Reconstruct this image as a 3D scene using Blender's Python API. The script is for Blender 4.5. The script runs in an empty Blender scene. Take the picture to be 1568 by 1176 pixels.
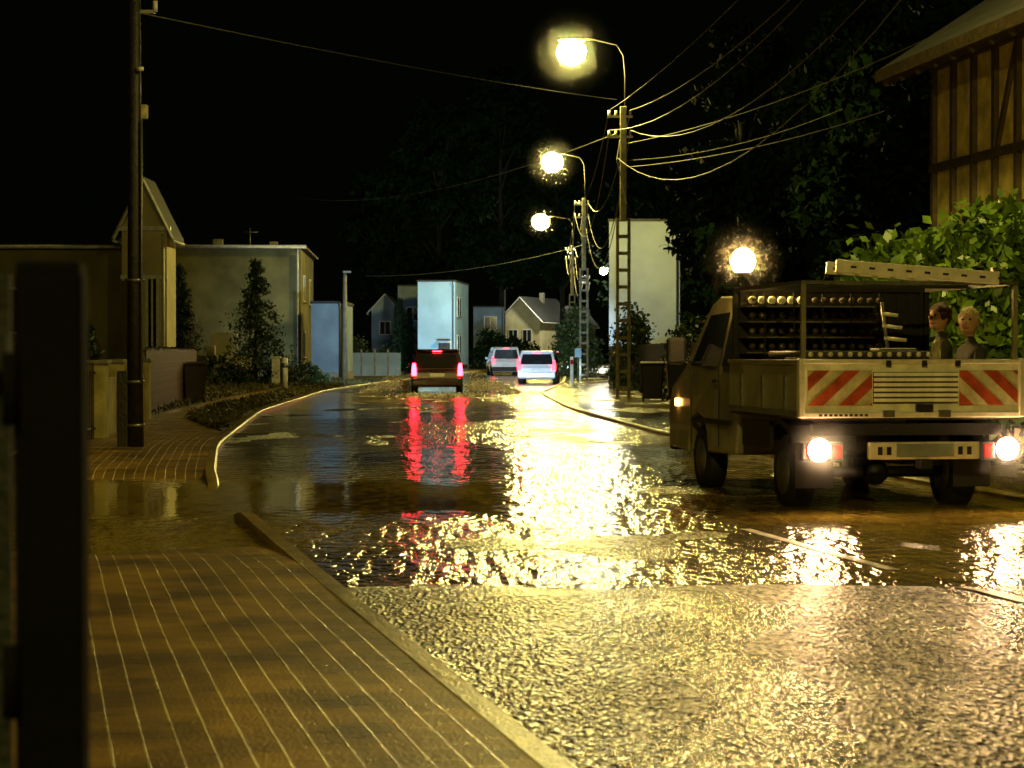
import bpy, bmesh, math, random
import numpy as np
from mathutils import Vector, Matrix, noise as mn
random.seed(4); rng=np.random.default_rng(7)
S=bpy.context.scene
S.view_settings.view_transform='Standard'
S.view_settings.look='None'; S.view_settings.exposure=0
COL=S.collection

# ---------------- materials ----------------
def mat(name,c,rough=.6,metal=0,var=.25,scale=6,bump=0,bscale=30,c2=None,spec=.5,coat=0):
    m=bpy.data.materials.new(name); m.use_nodes=True
    n=m.node_tree.nodes; l=m.node_tree.links
    p=n['Principled BSDF']
    tc=n.new('ShaderNodeTexCoord')
    nz=n.new('ShaderNodeTexNoise'); nz.inputs['Scale'].default_value=scale; nz.inputs['Detail'].default_value=6
    l.new(tc.outputs['Object'],nz.inputs['Vector'])
    r=n.new('ShaderNodeValToRGB'); r.color_ramp.elements[0].position=.3; r.color_ramp.elements[1].position=.7
    a=[v*(1-var) for v in c]; b=[min(1,v*(1+var)) for v in c] if c2 is None else c2
    r.color_ramp.elements[0].color=(*a,1); r.color_ramp.elements[1].color=(*b,1)
    l.new(nz.outputs['Fac'],r.inputs['Fac']); l.new(r.outputs['Color'],p.inputs['Base Color'])
    p.inputs['Roughness'].default_value=rough; p.inputs['Metallic'].default_value=metal
    p.inputs['Specular IOR Level'].default_value=spec; p.inputs['Coat Weight'].default_value=coat
    if bump:
        nb=n.new('ShaderNodeTexNoise'); nb.inputs['Scale'].default_value=bscale; nb.inputs['Detail'].default_value=4
        l.new(tc.outputs['Object'],nb.inputs['Vector'])
        bp=n.new('ShaderNodeBump'); bp.inputs['Strength'].default_value=bump; bp.inputs['Distance'].default_value=.02
        l.new(nb.outputs['Fac'],bp.inputs['Height']); l.new(bp.outputs['Normal'],p.inputs['Normal'])
    return m
def emis(name,c,s):
    m=bpy.data.materials.new(name); m.use_nodes=True; n=m.node_tree.nodes
    p=n['Principled BSDF']; p.inputs['Base Color'].default_value=(*c,1)
    p.inputs['Emission Color'].default_value=(*c,1); p.inputs['Emission Strength'].default_value=s
    return m
M={}
M['plaster_olive']=mat('plaster_olive',(.19,.17,.06),.85,var=.4,scale=.8,bump=.3,bscale=20)
M['plaster_cream']=mat('plaster_cream',(.52,.47,.26),.8,var=.2,scale=1.2,bump=.2)
M['plaster_white']=mat('plaster_white',(.28,.34,.41),.8,var=.25,scale=.5,bump=.2)
M['blue_tint']=mat('blue_tint',(.32,.54,.74),.8,var=.18,scale=.6,bump=.2)  # white house walls: cold blue light put into the base colour
M['plaster_grey']=mat('plaster_grey',(.22,.30,.36),.85,var=.3,scale=.7)
M['roof']=mat('roof_tiles',(.03,.03,.025),.7,var=.4,scale=5,bump=.5,bscale=12)
M['trim']=mat('trim_white',(.62,.62,.56),.4)
M['glass']=mat('window_glass',(.015,.018,.02),.06,var=.1,spec=.8)
M['concrete']=mat('concrete',(.20,.19,.13),.7,var=.35,scale=5,bump=.5,bscale=40)
M['kerb']=mat('kerb_concrete',(.24,.17,.04),.3,var=.55,scale=5,bump=.6,bscale=50)
M['darkwood']=mat('dark_wood',(.018,.014,.008),.5,var=.5,scale=9,bump=.6,bscale=25)
M['timber']=mat('timber',(.07,.05,.018),.6,var=.4,scale=9,bump=.5)
M['infill']=mat('plaster_infill',(.58,.47,.12),.85,var=.45,scale=3,bump=.6,bscale=16)
M['black']=mat('black_paint',(.006,.006,.006),.55,var=.4,bump=.2,bscale=60)
M['postblack']=mat('post_black',(.0012,.0012,.0012),.85,var=.5,spec=.08,bump=.3,bscale=120)
M['rubber']=mat('rubber',(.012,.012,.012),.65,var=.3)
M['steel']=mat('galvanised_steel',(.22,.22,.19),.4,metal=.7,var=.2,scale=20)
M['alu']=mat('aluminium',(.76,.72,.54),.45,metal=.2,var=.12,scale=15)
M['truckpaint']=mat('truck_paint',(.24,.225,.12),.35,var=.35,scale=3,coat=.5)
M['truckwhite']=mat('dropside_alu',(.88,.85,.66),.42,metal=0,var=.18,scale=8)
M['redstripe']=mat('red_reflective',(.40,.07,.02),.35,var=.4,scale=10)
M['whitestripe']=mat('pale_reflective',(.52,.48,.25),.35,var=.3,scale=10)
M['redcar']=mat('red_car_paint',(.022,.002,.002),.2,coat=1,var=.1)
M['whitecar']=mat('white_car_paint',(.70,.76,.86),.25,coat=1,var=.05)
M['plate']=mat('number_plate',(.20,.23,.16),.4)
M['wire']=mat('wire',(.20,.20,.13),.55,metal=.1,var=.1,spec=.3)
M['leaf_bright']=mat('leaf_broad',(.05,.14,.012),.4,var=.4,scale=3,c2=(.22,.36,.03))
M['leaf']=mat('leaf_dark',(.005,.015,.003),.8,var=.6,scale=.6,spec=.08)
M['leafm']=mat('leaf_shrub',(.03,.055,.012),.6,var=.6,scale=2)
M['needle']=mat('needles',(.02,.045,.012),.6,var=.5,scale=2)
M['bark']=mat('bark',(.012,.010,.006),.9,var=.4,scale=8,bump=.8,bscale=20)
M['grass']=mat('grass',(.075,.065,.012),.6,var=.5,scale=1.5)
M['earth']=mat('ground_earth',(.035,.035,.015),.7,var=.5,scale=.4,bump=.6,bscale=3)
M['yellowwall']=mat('yellow_wall',(.42,.35,.12),.8,var=.35,scale=3,bump=.5,bscale=14)
M['binplastic']=mat('bin_plastic',(.04,.02,.015),.4)
M['cream']=mat('cream_canvas',(.42,.37,.17),.7,var=.5,scale=9,bump=.6,bscale=8)
M['skin']=mat('skin',(.42,.24,.12),.5,var=.12,scale=8)
M['hair_brown']=mat('hair_brown',(.09,.035,.012),.55,var=.5,scale=22,bump=.8,bscale=60)
M['hair_fair']=mat('hair_fair',(.45,.36,.15),.55,var=.4,scale=22,bump=.8,bscale=60)
M['jacket']=mat('jacket',(.03,.03,.016),.7,var=.4,scale=9,bump=.6,bscale=12)
M['trousers']=mat('trousers',(.012,.012,.010),.8,var=.3,scale=9)
M['paint']=mat('road_paint',(.36,.33,.18),.3,var=.7,scale=5,bump=.7,bscale=60)
M['spray']=mat('water_spray',(.65,.65,.60),.3,var=.1)
M['gatepanel']=mat('gate_panel',(.008,.011,.008),.7,var=.6,scale=30,bump=.5,bscale=70,spec=.2)
SOD=(1,.80,.20)
M['lamp']=emis('sodium_lamp',SOD,620)
M['lampnear']=emis('sodium_lamp_near',(1,.76,.17),2000)
M['lampcool']=emis('led_lamp',(1,.97,.75),900)
M['beacon']=emis('beacon_lamp',(1,.60,.17),300)
M['tail_truck']=emis('truck_lamp',(1,.60,.28),290)
M['tail_red']=emis('tail_red',(1,.015,.03),42)
M['tail_red_dim']=emis('tail_red_dim',(1,.03,.05),10)
M['indic']=emis('indicator',(1,.42,.1),22)
M['redlens']=mat('red_lens',(.35,.01,.01),.15,var=.05)

# ---------------- helpers ----------------
def empty(name,loc=(0,0,0),rz=0):
    o=bpy.data.objects.new(name,None); COL.objects.link(o); o.location=loc; o.rotation_euler=(0,0,rz); o.empty_display_size=.3
    return o
def mesh(name,v,f,m,parent=None,smooth=False):
    me=bpy.data.meshes.new(name); me.from_pydata([tuple(map(float,a)) for a in v],[],f); me.update()
    if m is not None: me.materials.append(M[m] if isinstance(m,str) else m)
    o=bpy.data.objects.new(name,me); COL.objects.link(o)
    if parent: o.parent=parent
    if smooth: me.polygons.foreach_set('use_smooth',[True]*len(me.polygons))
    return o
def bev(o,w=.02,s=2):
    b=o.modifiers.new('b','BEVEL'); b.width=w; b.segments=s; b.limit_method='ANGLE'; return o
def box(name,c,s,m,parent=None,rz=0,b=0,rx=0,ry=0):
    x,y,z=[a/2 for a in s]
    v=[(-x,-y,-z),(x,-y,-z),(x,y,-z),(-x,y,-z),(-x,-y,z),(x,-y,z),(x,y,z),(-x,y,z)]
    f=[(0,3,2,1),(4,5,6,7),(0,1,5,4),(1,2,6,5),(2,3,7,6),(3,0,4,7)]
    o=mesh(name,v,f,m,parent); o.location=c; o.rotation_euler=(rx,ry,rz)
    if b: bev(o,b)
    return o
def tube(name,pts,r,m,parent=None,seg=8,r2=None,closed=True):
    pts=[Vector(p) for p in pts]; n=len(pts); V=[];F=[]
    for i,p in enumerate(pts):
        d=(pts[min(i+1,n-1)]-pts[max(i-1,0)]).normalized()
        up=Vector((0,0,1)) if abs(d.z)<.95 else Vector((1,0,0))
        a=d.cross(up).normalized(); b=d.cross(a).normalized()
        rr=r if r2 is None else r+(r2-r)*i/(n-1)
        for k in range(seg):
            t=2*math.pi*k/seg; V.append(p+a*math.cos(t)*rr+b*math.sin(t)*rr)
    for i in range(n-1):
        for k in range(seg):
            F.append((i*seg+k,i*seg+(k+1)%seg,(i+1)*seg+(k+1)%seg,(i+1)*seg+k))
    F.append(tuple(range(seg))[::-1]); F.append(tuple((n-1)*seg+k for k in range(seg)))
    return mesh(name,V,F,m,parent,smooth=seg>5)
def ball(name,c,r,m,parent=None,sc=(1,1,1),sub=2,disp=0):
    bm=bmesh.new(); bmesh.ops.create_icosphere(bm,subdivisions=sub,radius=r)
    for v in bm.verts:
        k=1+disp*mn.noise(v.co*2.2/r+Vector(c))
        v.co=Vector((v.co.x*sc[0]*k,v.co.y*sc[1]*k,v.co.z*sc[2]*k))
    me=bpy.data.meshes.new(name); bm.to_mesh(me); bm.free(); me.materials.append(M[m] if isinstance(m,str) else m)
    me.polygons.foreach_set('use_smooth',[True]*len(me.polygons))
    o=bpy.data.objects.new(name,me); COL.objects.link(o); o.location=c
    if parent:o.parent=parent
    return o
def prism(name,pts,hw,m,parent=None,b=0):
    n=len(pts); V=[(-hw(z),y,z) for y,z in pts]+[(hw(z),y,z) for y,z in pts]
    F=[tuple(range(n)),tuple(range(2*n-1,n-1,-1))]
    for i in range(n):
        j=(i+1)%n; F.append((j,i,n+i,n+j))
    o=mesh(name,V,F,m,parent)
    bm=bmesh.new(); bm.from_mesh(o.data); bmesh.ops.recalc_face_normals(bm,faces=bm.faces); bm.to_mesh(o.data); bm.free()
    if b: bev(o,b,3)
    return o
def poly(name,pts,m,parent=None):
    return mesh(name,pts,[tuple(range(len(pts)))],m,parent)
def leaves(name,C,size,m,parent,flat=.0,aspect=.6):
    C=np.asarray(C); N=len(C)
    a=rng.normal(size=(N,3)); a/=np.linalg.norm(a,axis=1)[:,None]
    b=rng.normal(size=(N,3)); b[:,2]+=flat*-2
    b-=a*(a*b).sum(1)[:,None]; b/=np.linalg.norm(b,axis=1)[:,None]
    s=size*(.6+.8*rng.random(N))[:,None]
    V=np.stack([C-b*s,C+a*s*aspect-b*s*.1,C+b*s,C-a*s*aspect-b*s*.1],1).reshape(-1,3)
    F=np.arange(4*N).reshape(-1,4).tolist()
    return mesh(name,V,F,m,parent)
def wheel(name,c,r,w,parent):
    x,y,z=c
    o=tube(name,[(x-w/2,y,z),(x-w*.35,y,z),(x+w*.35,y,z),(x+w/2,y,z)],r,'rubber',parent,seg=24)
    me=o.data
    for i,v in enumerate(me.vertices):
        if i<24 or i>=72: v.co.y=y+(v.co.y-y)*.9; v.co.z=z+(v.co.z-z)*.9
    for sx in(-1,1):
        tube(name+'_rim',[(x+sx*w*.44,y,z),(x+sx*w*.53,y,z)],r*.58,'steel',parent,seg=16)
    return o

# ---------------- road layout (world metres, y = distance up the street) ----------------
LT=[(-40,9.5),(-20,6.1),(2,1.25),(7.26,.1),(10.4,-.58),(12.7,-1.08),(18.5,-2.3),(22.5,-3.1),(30.8,-4.2),(48.6,-5.66),(74.5,-6.5),(95,-6.0),(121,-4.4),(150,-2.7),(200,0),(240,4.5),(330,18)]
RT=[(-40,16.5),(-20,13),(2,8.2),(12.7,5.9),(18.5,4.95),(25,3.9),(36,2.47),(42.8,2.0),(52.5,1.37),(73,.9),(96,2.2),(121,2.9),(150,3.4),(200,6.3),(240,11),(330,25)]
def curve(T):
    xs=np.arange(-40,330,.5); ys=np.interp(xs,[t[0] for t in T],[t[1] for t in T])
    k=np.ones(9)/9; yp=np.pad(ys,4,mode='edge'); ys2=np.convolve(yp,k,'valid')
    ys2[:6]=ys[:6]; ys2[-6:]=ys[-6:]
    return lambda d: float(np.interp(d,xs,ys2))
LK=curve(LT); RK=curve(RT)
def sst(a,b,x):
    t=min(1,max(0,(x-a)/(b-a))); return t*t*(3-2*t)
WL=.03
def road_z(x,d):
    base=.05*(1-sst(11.9,13.6,d+.5*mn.noise(Vector((x*.9,0,3)))))
    deep=-.05*sst(15,18,d)*(1-sst(28,33,d))*(1-sst(-.5,2.2,x))
    n=.062*mn.noise(Vector((x*.6,d*.35,0)))+.026*mn.noise(Vector((x*1.7,d*.9,5)))
    far=.010
    return base+deep+(n+far)*sst(12.6,15,d)+.004*mn.noise(Vector((x*3,d*3,1)))
ds=[]; d=-12
while d<325:
    ds.append(d); d+= .35 if d<40 else (.8 if d<90 else 3)
def strip(name,fl,fr,nlat,fz,m,ds=ds,parent=None,uv=False):
    V=[];F=[];UV=[]
    s=0; prev=None
    for d in ds:
        a=fl(d); b=fr(d)
        p=Vector((a,d)); s+= (p-prev).length if prev else 0; prev=p
        for i in range(nlat+1):
            x=a+(b-a)*i/nlat; V.append((x,d,fz(x,d))); UV.append((b-x,s))
    w=nlat+1
    for j in range(len(ds)-1):
        for i in range(nlat): F.append((j*w+i,j*w+i+1,(j+1)*w+i+1,(j+1)*w+i))
    o=mesh(name,V,F,m,parent,smooth=True)
    if uv:
        ul=o.data.uv_layers.new(name='UVMap')
        for lp in o.data.loops: ul.data[lp.index].uv=UV[lp.vertex_index]
    return o

# asphalt: coarse aggregate, matte pits and wet shiny stones
am=bpy.data.materials.new('wet_asphalt'); am.use_nodes=True
n=am.node_tree.nodes; l=am.node_tree.links; p=n['Principled BSDF']
tc=n.new('ShaderNodeTexCoord')
mpa=n.new('ShaderNodeMapping'); mpa.inputs['Scale'].default_value=(1,.42,1); l.new(tc.outputs['Object'],mpa.inputs['Vector'])
v1=n.new('ShaderNodeTexNoise'); v1.inputs['Scale'].default_value=34; v1.inputs['Detail'].default_value=2; v1.inputs['Roughness'].default_value=.6
v2=n.new('ShaderNodeTexNoise'); v2.inputs['Scale'].default_value=.8; v2.inputs['Detail'].default_value=6
v3=n.new('ShaderNodeTexVoronoi'); v3.inputs['Scale'].default_value=42
for v in(v1,v2,v3): l.new(mpa.outputs[0],v.inputs['Vector'])
sx=n.new('ShaderNodeSeparateXYZ'); l.new(v3.outputs['Color'],sx.inputs[0])
cell=n.new('ShaderNodeMath'); cell.operation='MULTIPLY_ADD'; cell.inputs[1].default_value=.35; l.new(sx.outputs[0],cell.inputs[0]); l.new(v1.outputs['Fac'],cell.inputs[2])
msk=n.new('ShaderNodeMapRange'); msk.inputs['From Min'].default_value=.60; msk.inputs['From Max'].default_value=.80; l.new(cell.outputs[0],msk.inputs['Value'])
cr=n.new('ShaderNodeValToRGB'); cr.color_ramp.elements[0].position=0; cr.color_ramp.elements[1].position=1
cr.color_ramp.elements[0].color=(.002,.002,.001,1); cr.color_ramp.elements[1].color=(.20,.155,.045,1)
l.new(msk.outputs[0],cr.inputs['Fac']); l.new(cr.outputs['Color'],p.inputs['Base Color'])
sp=n.new('ShaderNodeMapRange'); sp.inputs['To Min'].default_value=.03; sp.inputs['To Max'].default_value=.75; l.new(msk.outputs[0],sp.inputs['Value']); l.new(sp.outputs[0],p.inputs['Specular IOR Level'])
rr=n.new('ShaderNodeMapRange'); rr.inputs['From Min'].default_value=.35; rr.inputs['From Max'].default_value=.65
rr.inputs['To Min'].default_value=.20; rr.inputs['To Max'].default_value=.34
l.new(v2.outputs['Fac'],rr.inputs['Value']); l.new(rr.outputs['Result'],p.inputs['Roughness'])
ad=n.new('ShaderNodeMath'); ad.operation='ADD'; l.new(v1.outputs['Fac'],ad.inputs[0]); l.new(v3.outputs['Distance'],ad.inputs[1])
bp=n.new('ShaderNodeBump'); bp.inputs['Distance'].default_value=.022
bs=n.new('ShaderNodeMapRange'); bs.inputs['From Min'].default_value=.4; bs.inputs['From Max'].default_value=.6; bs.inputs['To Min'].default_value=.4; bs.inputs['To Max'].default_value=1
l.new(v2.outputs['Fac'],bs.inputs['Value']); l.new(bs.outputs[0],bp.inputs['Strength'])
l.new(ad.outputs[0],bp.inputs['Height']); l.new(bp.outputs['Normal'],p.inputs['Normal'])
strip('road',LK,RK,22,road_z,am)

# flood water
wm=bpy.data.materials.new('muddy_flood_water'); wm.use_nodes=True
n=wm.node_tree.nodes; l=wm.node_tree.links; p=n['Principled BSDF']
tc=n.new('ShaderNodeTexCoord')
mp=n.new('ShaderNodeMapping'); mp.inputs['Scale'].default_value=(1,.36,1); l.new(tc.outputs['Object'],mp.inputs['Vector'])
sep=n.new('ShaderNodeSeparateXYZ'); l.new(tc.outputs['Object'],sep.inputs[0])
w1=n.new('ShaderNodeTexNoise'); w1.inputs['Scale'].default_value=11; w1.inputs['Detail'].default_value=3
w2=n.new('ShaderNodeTexNoise'); w2.inputs['Scale'].default_value=.45; w2.inputs['Detail'].default_value=5
w3=n.new('ShaderNodeTexNoise'); w3.inputs['Scale'].default_value=2.8; w3.inputs['Detail'].default_value=3
for w in(w1,w2,w3): l.new(mp.outputs[0],w.inputs['Vector'])
dn=n.new('ShaderNodeMath'); dn.operation='MULTIPLY_ADD'; dn.inputs[1].default_value=6; l.new(w2.outputs['Fac'],dn.inputs[0]); l.new(sep.outputs['Y'],dn.inputs[2])
mr=n.new('ShaderNodeMapRange'); mr.inputs['From Min'].default_value=0; mr.inputs['From Max'].default_value=100; l.new(dn.outputs[0],mr.inputs['Value'])
rc=n.new('ShaderNodeValToRGB'); e=rc.color_ramp.elements
e[0].position=0; e[0].color=(1,1,1,1); e[1].position=1; e[1].color=(.6,.6,.6,1)
for pos,v in((.20,1),(.215,.03),(.255,.03),(.275,.28),(.33,.25),(.36,.8),(.45,.9),(.48,.25),(.58,.3),(.64,.7)):
    q=e.new(pos); q.color=(v,v,v,1)
l.new(mr.outputs[0],rc.inputs['Fac'])
xn=n.new('ShaderNodeMath'); xn.operation='MULTIPLY_ADD'; xn.inputs[1].default_value=1.4; l.new(w2.outputs['Fac'],xn.inputs[0]); l.new(sep.outputs['X'],xn.inputs[2])
xm=n.new('ShaderNodeMapRange'); xm.inputs['From Min'].default_value=.4; xm.inputs['From Max'].default_value=1.2; xm.inputs['To Max'].default_value=.85; l.new(xn.outputs[0],xm.inputs['Value'])
xm2=n.new('ShaderNodeMapRange'); xm2.inputs['From Min'].default_value=1.9; xm2.inputs['From Max'].default_value=2.7; xm2.inputs['To Min'].default_value=1; xm2.inputs['To Max'].default_value=.22; l.new(xn.outputs[0],xm2.inputs['Value'])
xmm=n.new('ShaderNodeMath'); xmm.operation='MULTIPLY'; l.new(xm.outputs[0],xmm.inputs[0]); l.new(xm2.outputs[0],xmm.inputs[1])
mxx=n.new('ShaderNodeMath'); mxx.operation='MAXIMUM'; l.new(rc.outputs['Color'],mxx.inputs[0]); l.new(xmm.outputs[0],mxx.inputs[1])
ad=n.new('ShaderNodeMath'); ad.operation='MULTIPLY_ADD'; ad.inputs[1].default_value=1.8; l.new(w3.outputs['Fac'],ad.inputs[0]); l.new(w1.outputs['Fac'],ad.inputs[2])
bp=n.new('ShaderNodeBump'); bp.inputs['Distance'].default_value=.045; l.new(ad.outputs[0],bp.inputs['Height']); l.new(mxx.outputs[0],bp.inputs['Strength'])
l.new(bp.outputs['Normal'],p.inputs['Normal'])
ripple_tint=n.new('ShaderNodeMath'); ripple_tint.operation='MULTIPLY_ADD'; ripple_tint.inputs[1].default_value=.5; l.new(w1.outputs['Fac'],ripple_tint.inputs[0]); l.new(w2.outputs['Fac'],ripple_tint.inputs[2])  # ripple height drives the colour too, painting ripple glints into the mud tone
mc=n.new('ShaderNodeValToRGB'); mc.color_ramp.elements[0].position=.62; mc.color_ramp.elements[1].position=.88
mc.color_ramp.elements[0].color=(.06,.036,.003,1); mc.color_ramp.elements[1].color=(.34,.25,.04,1); l.new(ripple_tint.outputs[0],mc.inputs[0]); l.new(mc.outputs[0],p.inputs['Base Color'])
r2=n.new('ShaderNodeMapRange'); r2.inputs['To Min'].default_value=.05; r2.inputs['To Max'].default_value=.15; l.new(mxx.outputs[0],r2.inputs['Value']); l.new(r2.outputs[0],p.inputs['Roughness'])
p.inputs['IOR'].default_value=1.33
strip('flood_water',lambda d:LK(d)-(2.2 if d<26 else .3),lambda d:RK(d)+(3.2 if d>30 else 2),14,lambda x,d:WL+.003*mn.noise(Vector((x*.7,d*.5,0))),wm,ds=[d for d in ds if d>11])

# pavement bricks
sm=bpy.data.materials.new('paving_bricks'); sm.use_nodes=True
n=sm.node_tree.nodes; l=sm.node_tree.links; p=n['Principled BSDF']
tc=n.new('ShaderNodeTexCoord')
mp=n.new('ShaderNodeMapping'); mp.inputs['Rotation'].default_value=(0,0,math.radians(90)); l.new(tc.outputs['UV'],mp.inputs['Vector'])
br=n.new('ShaderNodeTexBrick'); br.inputs['Scale'].default_value=1; br.inputs['Brick Width'].default_value=.2; br.inputs['Row Height'].default_value=.112
br.inputs['Mortar Size'].default_value=.006; br.inputs['Mortar Smooth'].default_value=.3; br.offset=.5
br.inputs['Color1'].default_value=(.29,.165,.009,1); br.inputs['Color2'].default_value=(.17,.09,.006,1); br.inputs['Mortar'].default_value=(.66,.54,.2,1)  # pale joint colour paints in the wet gleam along the joints
l.new(mp.outputs[0],br.inputs['Vector'])
nz=n.new('ShaderNodeTexNoise'); nz.inputs['Scale'].default_value=1.6; nz.inputs['Detail'].default_value=8; l.new(tc.outputs['Object'],nz.inputs['Vector'])
mx=n.new('ShaderNodeMix'); mx.data_type='RGBA'; mx.blend_type='MULTIPLY'; mx.inputs[0].default_value=.95
cr=n.new('ShaderNodeValToRGB'); cr.color_ramp.elements[0].position=.35; cr.color_ramp.elements[0].color=(.28,.24,.2,1); cr.color_ramp.elements[1].position=.62; cr.color_ramp.elements[1].color=(1.35,1.35,1.2,1)
l.new(nz.outputs['Fac'],cr.inputs['Fac']); l.new(br.outputs['Color'],mx.inputs[6]); l.new(cr.outputs['Color'],mx.inputs[7]); l.new(mx.outputs[2],p.inputs['Base Color'])
ro=n.new('ShaderNodeMapRange'); ro.inputs['To Min'].default_value=.5; ro.inputs['To Max'].default_value=.2; l.new(br.outputs['Fac'],ro.inputs['Value']); l.new(ro.outputs[0],p.inputs['Roughness'])
n2=n.new('ShaderNodeTexNoise'); n2.inputs['Scale'].default_value=60; n2.inputs['Detail'].default_value=4; l.new(tc.outputs['Object'],n2.inputs['Vector'])
mm=n.new('ShaderNodeMath'); mm.operation='MULTIPLY_ADD'; mm.inputs[1].default_value=.9; l.new(br.outputs['Fac'],mm.inputs[0]); l.new(n2.outputs['Fac'],mm.inputs[2])
bp=n.new('ShaderNodeBump'); bp.inputs['Strength'].default_value=.9; bp.inputs['Distance'].default_value=.010; l.new(mm.outputs[0],bp.inputs['Height']); l.new(bp.outputs['Normal'],p.inputs['Normal'])
def side_z(x,d):
    dip=sst(13.0,16.0,d+.8*mn.noise(Vector((x,d*.3,9))))*(1-sst(22.5,24.5,d))
    return .10-.11*dip+.01*mn.noise(Vector((x*.8,d*.5,2)))
def kerb_z(x,d):
    return .105-.12*sst(17.4,18.8,d)*(1-sst(21.8,22.8,d))+.006*mn.noise(Vector((0,d*.9,4)))
def fence_x(d): return LK(d)-2.1
strip('pavement',fence_x,lambda d:LK(d)-.12,8,side_z,sm,uv=True)
def kerb(name,f,side):
    V=[];F=[]
    for d in ds:
        x=f(d); z=kerb_z(x,d) if side<0 else .08
        V+= [(x+side*.12,d,-.1),(x+side*.12,d,z),(x+side*.02,d,z),(x,d,z-.02),(x,d,-.1)]
    for j in range(len(ds)-1):
        for i in range(4): F.append((j*5+i,j*5+i+1,(j+1)*5+i+1,(j+1)*5+i) if side<0 else (j*5+i+1,j*5+i,(j+1)*5+i,(j+1)*5+i+1))
    return mesh(name,V,F,'kerb')
kerb('kerb',LK,-1); kerb('kerb',RK,1)
strip('pavement',lambda d:RK(d)+.12,lambda d:RK(d)+3.4,8,lambda x,d:.025+.05*mn.noise(Vector((x*.8,d*.3,2))) if d>34 else .07,am)
strip('grass_verge',lambda d:fence_x(d)-12,lambda d:fence_x(d)+ .02,14,lambda x,d:.08+.05*mn.noise(Vector((x*.4,d*.4,0))),'grass',ds=[d for d in ds if 31<d<130])
strip('grass_verge',lambda d:LK(d)-.13-1.15*sst(34,44,d),lambda d:LK(d)-.125,5,lambda x,d:.125+.02*mn.noise(Vector((x*1.4,d*.6,0))),'grass',ds=[d for d in ds if 34<d<110])
poly('ground',[(-500,-60,-.12),(500,-60,-.12),(500,700,-.12),(-500,700,-.12)],'earth')
def mid(d): return LK(d)+(RK(d)-LK(d))*.52
strip('road_marking',lambda d:mid(d)-.045,lambda d:mid(d)+.045,1,lambda x,d:max(road_z(x,d)+.006,WL+.006),'paint',ds=[d for d in ds if 5<d<12.5])
strip('road_marking',lambda d:mid(d)-.045,lambda d:mid(d)+.045,1,lambda x,d:max(road_z(x,d)+.006,WL+.006),'paint',ds=[d for d in ds if 13.5<d<17])
C=[];
for i in range(9000):
    d=32+70*rng.random()**1.3; x=fence_x(d)-rng.random()**1.5*5
    C.append((x,d,.16+.06*rng.random()))
for i in range(6000):
    d=37+65*rng.random()**1.4; x=LK(d)-.16-1.1*sst(34,44,d)*rng.random()
    C.append((x,d,.14+.06*rng.random()))
leaves('grass_tufts',C,.10,'grass',None,aspect=.2)

# ---------------- street lamps / poles ----------------
def vol(name,dens,rad,pw=2.6):
    m=bpy.data.materials.new(name); m.use_nodes=True; n=m.node_tree.nodes; n.clear(); l=m.node_tree.links
    o=n.new('ShaderNodeOutputMaterial'); v=n.new('ShaderNodeVolumeScatter')
    tc=n.new('ShaderNodeTexCoord'); ln=n.new('ShaderNodeVectorMath'); ln.operation='LENGTH'; l.new(tc.outputs['Object'],ln.inputs[0])
    mr=n.new('ShaderNodeMapRange'); mr.inputs['From Max'].default_value=rad; mr.inputs['To Min'].default_value=1; mr.inputs['To Max'].default_value=0; l.new(ln.outputs['Value'],mr.inputs['Value'])
    pw_=n.new('ShaderNodeMath'); pw_.operation='POWER'; pw_.inputs[1].default_value=pw; l.new(mr.outputs[0],pw_.inputs[0])
    mu=n.new('ShaderNodeMath'); mu.operation='MULTIPLY'; mu.inputs[1].default_value=dens; l.new(pw_.outputs[0],mu.inputs[0]); l.new(mu.outputs[0],v.inputs['Density'])
    l.new(v.outputs[0],o.inputs['Volume']); return m
MV=vol('lamp_halo',.055,1.5,3.0)  # added scatter ball standing in for glare round the street lamps
def street_lamp(x,y,lx,lz,bulb='lamp',top=8.7,halo=True,r=.35):
    e=empty('street_lamp',(x,y,0)); hl=lx-x
    for s in(-1,1):
        prism('leg',[(-.07,-.1),(.07,-.1),(.06,5.4),(-.06,5.4)],lambda z:.045,'concrete',e).location.x=s*.17
    for i in range(11):
        box('rung',(0,0,.35+i*.5),(.30,.10,.10),'concrete',e)
    box('shaft',(0,0,(5.3+top)/2),(.2,.16,top-5.3),'concrete',e,b=.02)
    tube('arm',[(.05,0,top-.8),(.05,0,top+.9),(0,0,lz-.1),(-.2,0,lz+.22),(hl*.6,0,lz+.38),(hl+.2,0,lz+.38)],.022,'black',e,seg=6)
    box('luminaire_housing',(hl,0,lz+.38),(.8,.3,.1),'black',e,b=.04)
    ball('bulb',(hl,0,lz),r,bulb,e,sub=2 if halo else 1,sc=(1,1,.9))
    for z in(top-.3,top-.9):
        box('crossarm',(-.1,0,z),(.75,.07,.07),'steel',e)
        for q in(-.42,-.22,.2):
            tube('insulator',[(q,0,z+.03),(q,0,z+.1),(q,0,z+.18)],.04,'trim',e)
    tube('cable_loop',[(-.1,-.12,top-1),(-.2,-.14,top-1.6),(-.05,-.12,top-2.2),(.1,-.12,top-2.9)],.02,'wire',e,seg=5)
    if halo: ball('halo',(hl,0,lz),1.5,MV,e,sub=3)
    return e
street_lamp(3.3,64,1.76,10.3,r=.44)
street_lamp(3.4,102,1.9,10.4,r=.52)
street_lamp(4.1,147,1.96,10.3,r=.6)
street_lamp(7.0,200,5.4,10.8,bulb='lampcool',r=.45,halo=False)
street_lamp(11.6,240,10.2,10.5,bulb='lampcool',r=.5,halo=False)
street_lamp(5.95,23.5,4.2,10.3,halo=False,r=.33)
street_lamp(-4.2,-6,-1.5,9.5,bulb='lampnear',halo=False,r=.3)

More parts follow.
